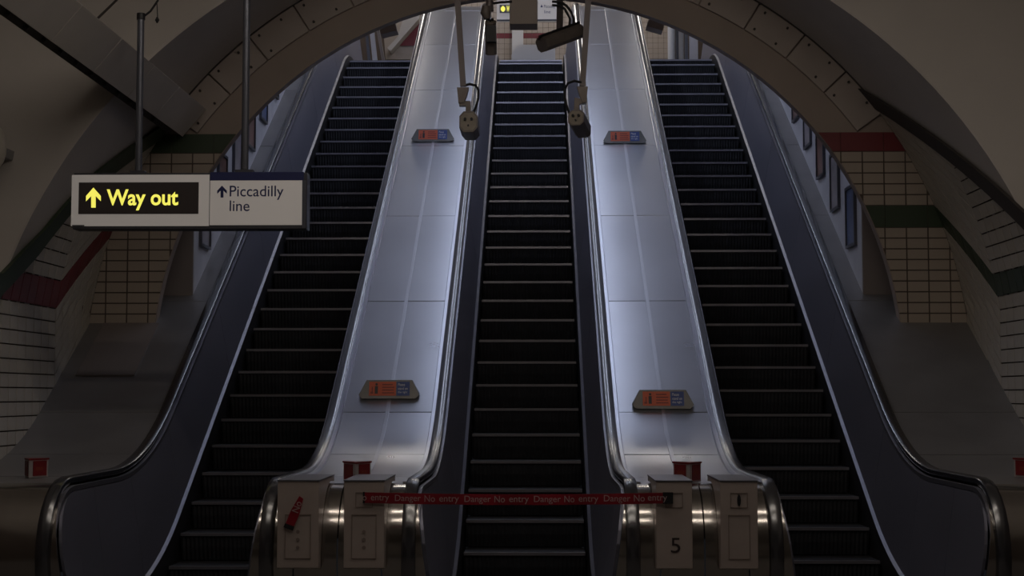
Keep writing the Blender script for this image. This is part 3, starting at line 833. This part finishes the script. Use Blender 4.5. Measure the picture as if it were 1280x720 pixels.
# ---------------------------------------------------------------- camera mounting box and cameras under the crown
YB = 14.2
bx = MB(); a_, b_ = at(637, 30, YB), at(672, 30, YB)
bx.box(a_.x, b_.x, YB, YB + 0.25, a_.z, 6.1)
tag(bx.build('mounting_box', M['ring'], bevel=0.006, org=(0, YB, 5.0)), 'square brown box hanging from the crown of the arch', 'box')
def hang_cam(poletop, polebot, side, label):
    t = thing('security_camera', tuple(at(*polebot, YB)), label, 'security camera')
    p, q = at(*poletop, YB), at(*polebot, YB)
    top = p + (p - q).normalized() * 0.62
    # square drop pole, leaning slightly
    d = (q - top).normalized(); sx = Vector((1, 0, 0)); sx = (sx - d * sx.dot(d)).normalized()
    hw_ = 0.027
    MB().loft([[c + sx * a + Vector((0, b, 0)) for a, b in ((-hw_, -hw_), (hw_, -hw_), (hw_, hw_), (-hw_, hw_))] for c in (top, q)]).build('drop_pole', M['pole_brown'], t)
    br = lambda pts, y0, y1, nm, m: MB().prism([at(x, y, YB + y0) for x, y in pts], (0, y1 - y0, 0)).build(nm, m, t, bevel=0.002)
    return t, br
def barrel(t, back, front, rx, ry, face_m, body_m, face_y=0.0, roll=0.0, name='housing'):
    """octagonal camera housing from its back plate to its front"""
    back = Vector(back); front = Vector(front); ax = (front - back).normalized()
    r_ = ax.cross(Vector((0, 0, 1))).normalized(); u_ = r_.cross(ax)
    pro = [(0.55, 1), (1, 0.55), (1, -0.55), (0.55, -1), (-0.55, -1), (-1, -0.55), (-1, 0.55), (-0.55, 1)]
    ring = lambda c, k: [c + r_ * a * rx * k + u_ * b * ry * k for a, b in pro]
    MB().loft([ring(back, 1.0), ring(front, 1.0)]).build(name, body_m, t, bevel=0.003)
    MB().loft([ring(back - ax * 0.004, 0.82), ring(back, 0.82)]).build('back_plate', face_m, t)
    for dx, dz in ((-0.35, 0.2), (0.35, 0.2), (0, -0.4)):
        c = back - ax * 0.006 + r_ * dx * rx + u_ * dz * ry
        MB().tube([c, c - ax * 0.02], 0.013 if dz > 0 else 0.008, 8).build('connector', M['black'], t)
# left drop camera, seen from behind, pointing up the shaft
t, br = hang_cam((572, 0), (579, 108), -1, 'camera hanging on the left drop pole, seen square from behind')
br([(571, 109), (586, 109), (583, 120), (580, 128), (573, 128)], -0.03, 0.05, 'pan_bracket', M['cctv'])
br([(574, 126), (588, 126), (588, 141), (582, 141), (582, 132), (574, 132)], -0.02, 0.05, 'arm', M['cctv'])
bk = at(585.5, 152, YB - 0.05)
barrel(t, bk, bk + Vector((0.01, 0.28, -0.03)), 0.085, 0.10, M['cctv_face'], M['cctv'])
MB().tube([at(a, b, YB) for a, b in ((580, 107), (587, 105), (595, 107), (598, 113), (598, 122), (595, 133), (591, 143), (589, 152))], 0.013, 8).build('cable', M['rubber'], t, smooth=True)
# right drop camera, turned to the right
t, br = hang_cam((735, 5), (728, 108), 1, 'camera hanging on the right drop pole, tilted to the right')
br([(721, 108), (735, 108), (733, 128), (728, 128), (724, 118)], -0.03, 0.05, 'pan_bracket', M['cctv'])
br([(718, 122), (734, 124), (732, 129), (724, 130), (724, 141), (717, 141)], -0.02, 0.05, 'arm', M['cctv'])
bk = at(720, 147, YB - 0.14); fr_ = at(729, 163, YB + 0.20)
barrel(t, bk, fr_, 0.075, 0.075, M['cctv_face'], M['cctv'])
MB().tube([at(a, b, YB - 0.02) for a, b in ((727, 103), (718, 101), (710, 104), (706, 111), (706, 122), (708, 132), (712, 142), (716, 150))], 0.013, 8).build('cable', M['rubber'], t, smooth=True)
# camera near the crown on the left, hanging straight down
t = thing('security_camera', tuple(at(612, 0, YB)), 'dark camera pointing down just left of the brown mounting box', 'security camera')
MB().tube([at(611, -60, YB), at(612, 14, YB)], 0.035, 10).build('drop_pole', M['pole_brown'], t, smooth=True)
MB().tube([at(608, 8, YB - .02), at(607, 16, YB - .02), at(609, 24, YB - .02)], [0.04, 0.05, 0.03], 10).build('knuckle', M['cctv'], t, smooth=True)
pa, pb = at(613, 27, YB - 0.03), at(614, 67, YB + 0.12)
barrel(t, pa, pb + Vector((0.0, 0, 0)), 0.052, 0.06, M['cctv_face'], M['cctv'])
m_ = at(614, 42, YB - 0.06)
MB().box(m_.x - 0.045, m_.x + 0.045, m_.y - 0.03, m_.y + 0.05, m_.z - 0.08, m_.z + 0.07).build('sun_shield', M['black'], t)
MB().tube([at(a, b, YB) for a, b in ((640, 2), (625, 3), (612, 5), (606, 10))], 0.012, 8).build('cable', M['rubber'], t, smooth=True)
# cylinder camera right of the box, slanted across
t = thing('security_camera', tuple(at(700, 0, YB)), 'long slanted camera just right of the brown mounting box', 'security camera')
MB().tube([at(701, -60, YB + 0.1), at(699.5, 37, YB + 0.1)], 0.031, 4).build('drop_pole', M['pole_brown'], t)
pa, pb = at(677, 56, YB - 0.16), at(724, 39, YB + 0.12)
barrel(t, pb, pa, 0.075, 0.068, M['cctv_face'], M['cctv'])
ax_ = (pa - pb).normalized()
pt_ = MB(); up_ = Vector((0, 0, 0.072))
pt_.loft([[pb + up_ + Vector((0, -0.07, -0.012)), pb + up_ + Vector((0, 0.07, -0.012)), pb + up_ * 1.18 + Vector((0, 0.05, 0)), pb + up_ * 1.18 + Vector((0, -0.05, 0))], [pa + ax_ * 0.04 + up_ + Vector((0, -0.07, -0.012)), pa + ax_ * 0.04 + up_ + Vector((0, 0.07, -0.012)), pa + ax_ * 0.04 + up_ * 1.18 + Vector((0, 0.05, 0)), pa + ax_ * 0.04 + up_ * 1.18 + Vector((0, -0.05, 0))]]).build('sun_shield', M['black'], t)
for k in (0, 4.5):
    MB().tube([at(a, b, YB + 0.05) for a, b in ((690, 2 + k), (700, 2.5 + k), (708 - k * .4, 7 + k), (714 - k, 15 + k * .6), (717 - k, 24), (717 - k * 1.2, 35))], 0.012, 8).build('cable', M['rubber'], t, smooth=True)

# speaker boxes under the arch behind the ring
for nm, cpx, cpy, tilt, lab in (('l', 486, 38, 14, 'small brown box fixed under arch above the left escalator'), ('r', 819, 33, -17, 'small brown box fixed under arch above the right escalator')):
    P_ = at(cpx, cpy, 15.6)
    mt = Matrix.Translation(P_) @ Matrix.Rotation(RAD(-tilt), 4, 'Y')
    o = thing('speaker_box', tuple(P_), lab, 'speaker')
    MB().box(-0.085, 0.085, -0.1, 0.1, -0.045, 0.075, mt).build('case', M['ring_inner'], o, bevel=0.004)
    MB().box(-0.03, 0.03, -0.1, 0.1, 0.075, 0.75, mt).build('stem', M['joint'], o)

# ---------------------------------------------------------------- lamps
def tube_lamp(P0, P1, w, m, name, label, group, hous=0.05):
    P0, P1 = Vector(P0), Vector(P1); t = thing(name, tuple((P0 + P1) / 2), label, 'lamp', group)
    d = (P1 - P0).normalized(); a = d.cross(Vector((0, 0, 1))).normalized() * w / 2; u = a.cross(d).normalized(); u = u if u.z > 0 else -u
    MB().loft([[p - a, p + a, p + a * 0.9 - u * 0.04, p - a * 0.9 - u * 0.04] for p in (P0, P1)]).build('diffuser', m, t)
    MB().loft([[p - a, p + a, p + a * 0.7 + u * hous, p - a * 0.7 + u * hous] for p in (P0, P1)]).build('housing', M['lamp_body'], t)
for i in range(6):
    Y0 = 15.9 + 1.6 * i
    for sx_ in (-0.85, 0.85):
        tube_lamp((sx_, Y0, zi(Y0) + 4.75), (sx_, Y0 + 0.95, zi(Y0 + 0.95) + 4.75), 0.2, M['lamp_shaft'], 'shaft_lamp', '%s strip lamp up the %s side of the shaft vault' % (ordn[i], 'left' if sx_ < 0 else 'right'), 'strip lamps along the shaft vault')
for Yq in (6.9, 8.8):
    tube_lamp((-3.2, Yq, 6.2), (3.2, Yq, 6.2), 0.10, M['lamp_hall'], 'hall_lamp', 'long strip lamp across the hall vault, %s the escalators' % ('farther from' if Yq < 8 else 'nearer to'), 'strip lamps across the hall vault')

# ---------------------------------------------------------------- upper landing
MB().box(-5, 5, 26.9, 33, TOP - 0.25, TOP).build('floor_upper_landing', M['floor'], kind='structure')
ub = MB(); ub.box(-5, 5, 29.0, 29.2, TOP, 11.0)
uw = ub.build('wall_upper', M['grout'], kind='structure', org=(0, 29, TOP))
tag(uw, 'cream tiled wall with red band behind the top landing')
for nm_, mm, rows_ in (('tiling', M['tile'], list(range(27))), ('red_band', M['tile_red'], [14])):
    tb = MB()
    for j in rows_:
        z0 = TOP + 0.02 + 0.1 * j + (0.0)
        for i in range(-26, 26):
            if (nm_ == 'red_band') != (-11 < i < 10) and j == 14: continue
            tb.box(0.104 * i + 0.003, 0.104 * i + 0.101, 28.99, 29.0, z0 + 0.003, z0 + 0.097)
    tb.build(nm_, mm, uw, kind='stuff')
for s in (-1, 1):
    MB().box(s * 5 - 0.1, s * 5 + 0.1, 25, 33, TOP, 11).build('wall_upper_left' if s < 0 else 'wall_upper_right', M['plaster'], kind='structure')
MB().box(-5, 5, 25.0, 29.2, 11.0, 11.2).build('ceiling_upper', M['plaster'], kind='structure')
for s in (-1, 1):
    MB().box(min(s * 3.3, s * 5), max(s * 3.3, s * 5), 25.0, 25.2, TOP - 2, 11.2).build('trim_3' if s < 0 else 'trim_4', M['plaster'], kind='structure')
# pilaster and sloping counter in view over the middle escalator
a_, b_ = at(640, 10, 28.7), at(654, 60, 28.7)
tag(MB().box(a_.x, b_.x, 28.75, 28.98, TOP, 10.9).build('pilaster', M['vault'], org=(a_.x, 28.8, TOP)), 'pale pilaster on the tiled wall at the head of the middle escalator', 'pilaster')
a_, b_ = at(645, 56, 27.6), at(694, 68, 27.6)
tag(MB().prism([(a_.x - 0.08, 27.6, TOP), (b_.x, 27.6, TOP), (b_.x, 27.6, a_.z), (a_.x + 0.05, 27.6, a_.z), (a_.x - 0.08, 27.6, b_.z)], (0, 0.3, 0)).build('low_barrier', M['vault'], org=(0, 27.7, TOP)), 'low pale barrier board at the head of the middle escalator', 'barrier')
# hanging sign up there
us = thing('upper_sign', tuple(at(660, 26, 27.0)), 'distant pale hanging sign with a lit yellow arrow, at top of the middle escalator', 'sign')
a_, b_ = at(621, 26, 27.0), at(701, -6, 27.0)
MB().box(a_.x, b_.x, 27.0, 27.12, a_.z, b_.z).build('case', M['sign_face'], us)
MB().box(a_.x, b_.x, 26.985, 27.0, a_.z - 0.01, a_.z + 0.02).build('lower_edge', M['sign_dark'], us)
a_, b_ = at(624.5, 16, 26.98), at(638, 6, 26.98)
MB().box(a_.x, b_.x, 26.98, 27.0, a_.z, b_.z).build('display_window', M['sign_black'], us)
c0, c1 = at(626, 14.5, 26.97), at(631.5, 7, 26.97)
mx = (c0.x + c1.x) / 2
MB().prism([(c0.x, 26.97, c0.z + 0.03), (mx - 0.012, 26.97, c0.z), (mx + 0.012, 26.97, c0.z), (c1.x, 26.97, c0.z + 0.03), (c1.x, 26.97, c0.z + 0.07), (mx, 26.97, c1.z), (c0.x, 26.97, c0.z + 0.07)], (0, 0.008, 0)).build('arrow', M['lit_yellow'], us)
c0, c1 = at(633, 14.5, 26.97), at(637, 7, 26.97)
text('lettering', 'W', (c0.x, 26.972, c0.z), (c1.x, 26.972, c0.z), c1.z - c0.z, 0, M['lit_yellow'], us, bold=0.03, depth=0)
for s_, u0, u1, v0, v1 in (('Piccadilly', 680, 694, 11, 6), ('line', 680.5, 688, 16.5, 12.5)):
    c0, c1 = at(u0, v0, 26.985), at(u1, v1, 26.985)
    text('lettering', s_, (c0.x, 26.99, c0.z), (c1.x, 26.99, c0.z), c1.z - c0.z, 0, M['sign_blue'], us, depth=0)
c0, c1 = at(675.5, 11, 26.985), at(678.5, 5.5, 26.985)
MB().prism([(c0.x, 26.985, c0.z + 0.03), (c1.x, 26.985, c0.z + 0.03), ((c0.x + c1.x) / 2, 26.985, c1.z)], (0, 0.008, 0)).build('arrow', M['sign_blue'], us)
for xx in (620, 702):
    p = at(xx, 10, 27.06)
    MB().tube([(p.x + (0.06 if xx < 650 else -0.06), 27.06, at(0, -6, 27).z - 0.05), (p.x + (0.06 if xx < 650 else -0.06), 27.06, 11.0)], 0.02, 8).build('hanger_pole', M['pole'], us)
# left: sloping cream soffit with a red band, glazed posts
def flat(pts, Y, m, name, label=None, cat=None, parent=None, th=0.06):
    o = MB().prism([at(a, b, Y) for a, b in pts], (0, th, 0)).build(name, m, parent, org=None if parent else tuple(at(*pts[0], Y)))
    if label: tag(o, label, cat)
    return o
lw = flat([(482, 74), (500, 74), (530, 74), (538, 20), (534, -4), (500, -2), (497, 36), (480, 48)], 28.2, M['tile'], 'splayed_wall', 'cream splayed wall with a dark red triangle at the head of the left escalator', 'wall', th=0.2)
q = [at(498, 57, 28.18), at(521, 57, 28.18), at(528, 24, 28.18), at(524, 30, 28.18)]
MB().prism(q, (0, 0.02, 0)).build('red_band', M['tile_red'], lw)
flat([(488, 64), (523, 24), (527, 14), (503, 26), (497, 46), (484, 60)], 27.9, M['plaster'], 'sloping_board', parent=lw, th=0.32)
for (u0, u1, m_, lb) in ((462, 466, 'pole', 'thin blue-grey post at the head of the left escalator'), (468, 474, 'lining', 'pale blue glazed post at the head of the left escalator'), (481, 485, 'post', 'brown leaning post right of the glazed post, left escalator head')):
    a_, b_ = at(u0, 74, 27.4), at(u1, 30, 27.4)
    sl = -0.18 if m_ != 'post' else -0.3
    tag(MB().prism([(a_.x - sl * (a_.z - TOP) * 0.3, 27.4, TOP), (b_.x - sl * (a_.z - TOP) * 0.3, 27.4, TOP), (b_.x + sl * (b_.z - a_.z), 27.4, b_.z + 0.1), (a_.x + sl * (b_.z - a_.z), 27.4, b_.z + 0.1)], (0, 0.1, 0)).build('post', M[m_], org=(a_.x, 27.4, a_.z)), lb, 'post')
# right: pale columns and dark uprights
for (u0, u1, m_, lb, r_) in ((836, 845, 'vault', 'pale rounded column at the head of the right escalator', 1), (845.5, 848, 'sign_dark', 'dark upright between the pale columns, right escalator head', 0), (849, 856, 'vault', 'pale narrow column right of the dark upright', 1), (856.5, 859.5, 'pole', 'blue-grey upright nearest the right shaft wall', 0), (862, 872, 'lining', 'pale board nearest the right handrail at the top', 0)):
    a_, b_ = at(u0, 80, 27.5), at(u1, 10, 27.5)
    if r_:
        cxx = (a_.x + b_.x) / 2
        o = MB().tube([(cxx, 27.7, TOP), (cxx, 27.7, 11.0)], (b_.x - a_.x) / 2, 16).build('column', M[m_], smooth=True, org=(cxx, 27.7, TOP))
    else:
        o = MB().box(a_.x, b_.x, 27.5, 27.6, TOP, 11.0).build('upright', M[m_], org=(a_.x, 27.5, TOP))
    tag(o, lb, 'column' if r_ else 'post')
for x in (-2.4, 2.4):
    tube_lamp((x, 26.5, 10.7), (x, 28.5, 10.7), 0.3, M['lamp_upper'], 'landing_lamp', 'strip lamp over the %s side of the top landing' % ('left' if x < 0 else 'right'), 'strip lamps over the top landing')
tube_lamp((0, 25.7, 10.8), (0, 28.7, 10.8), 0.3, M['lamp_upper'], 'landing_lamp', 'strip lamp over the middle of the top landing', 'strip lamps over the top landing')
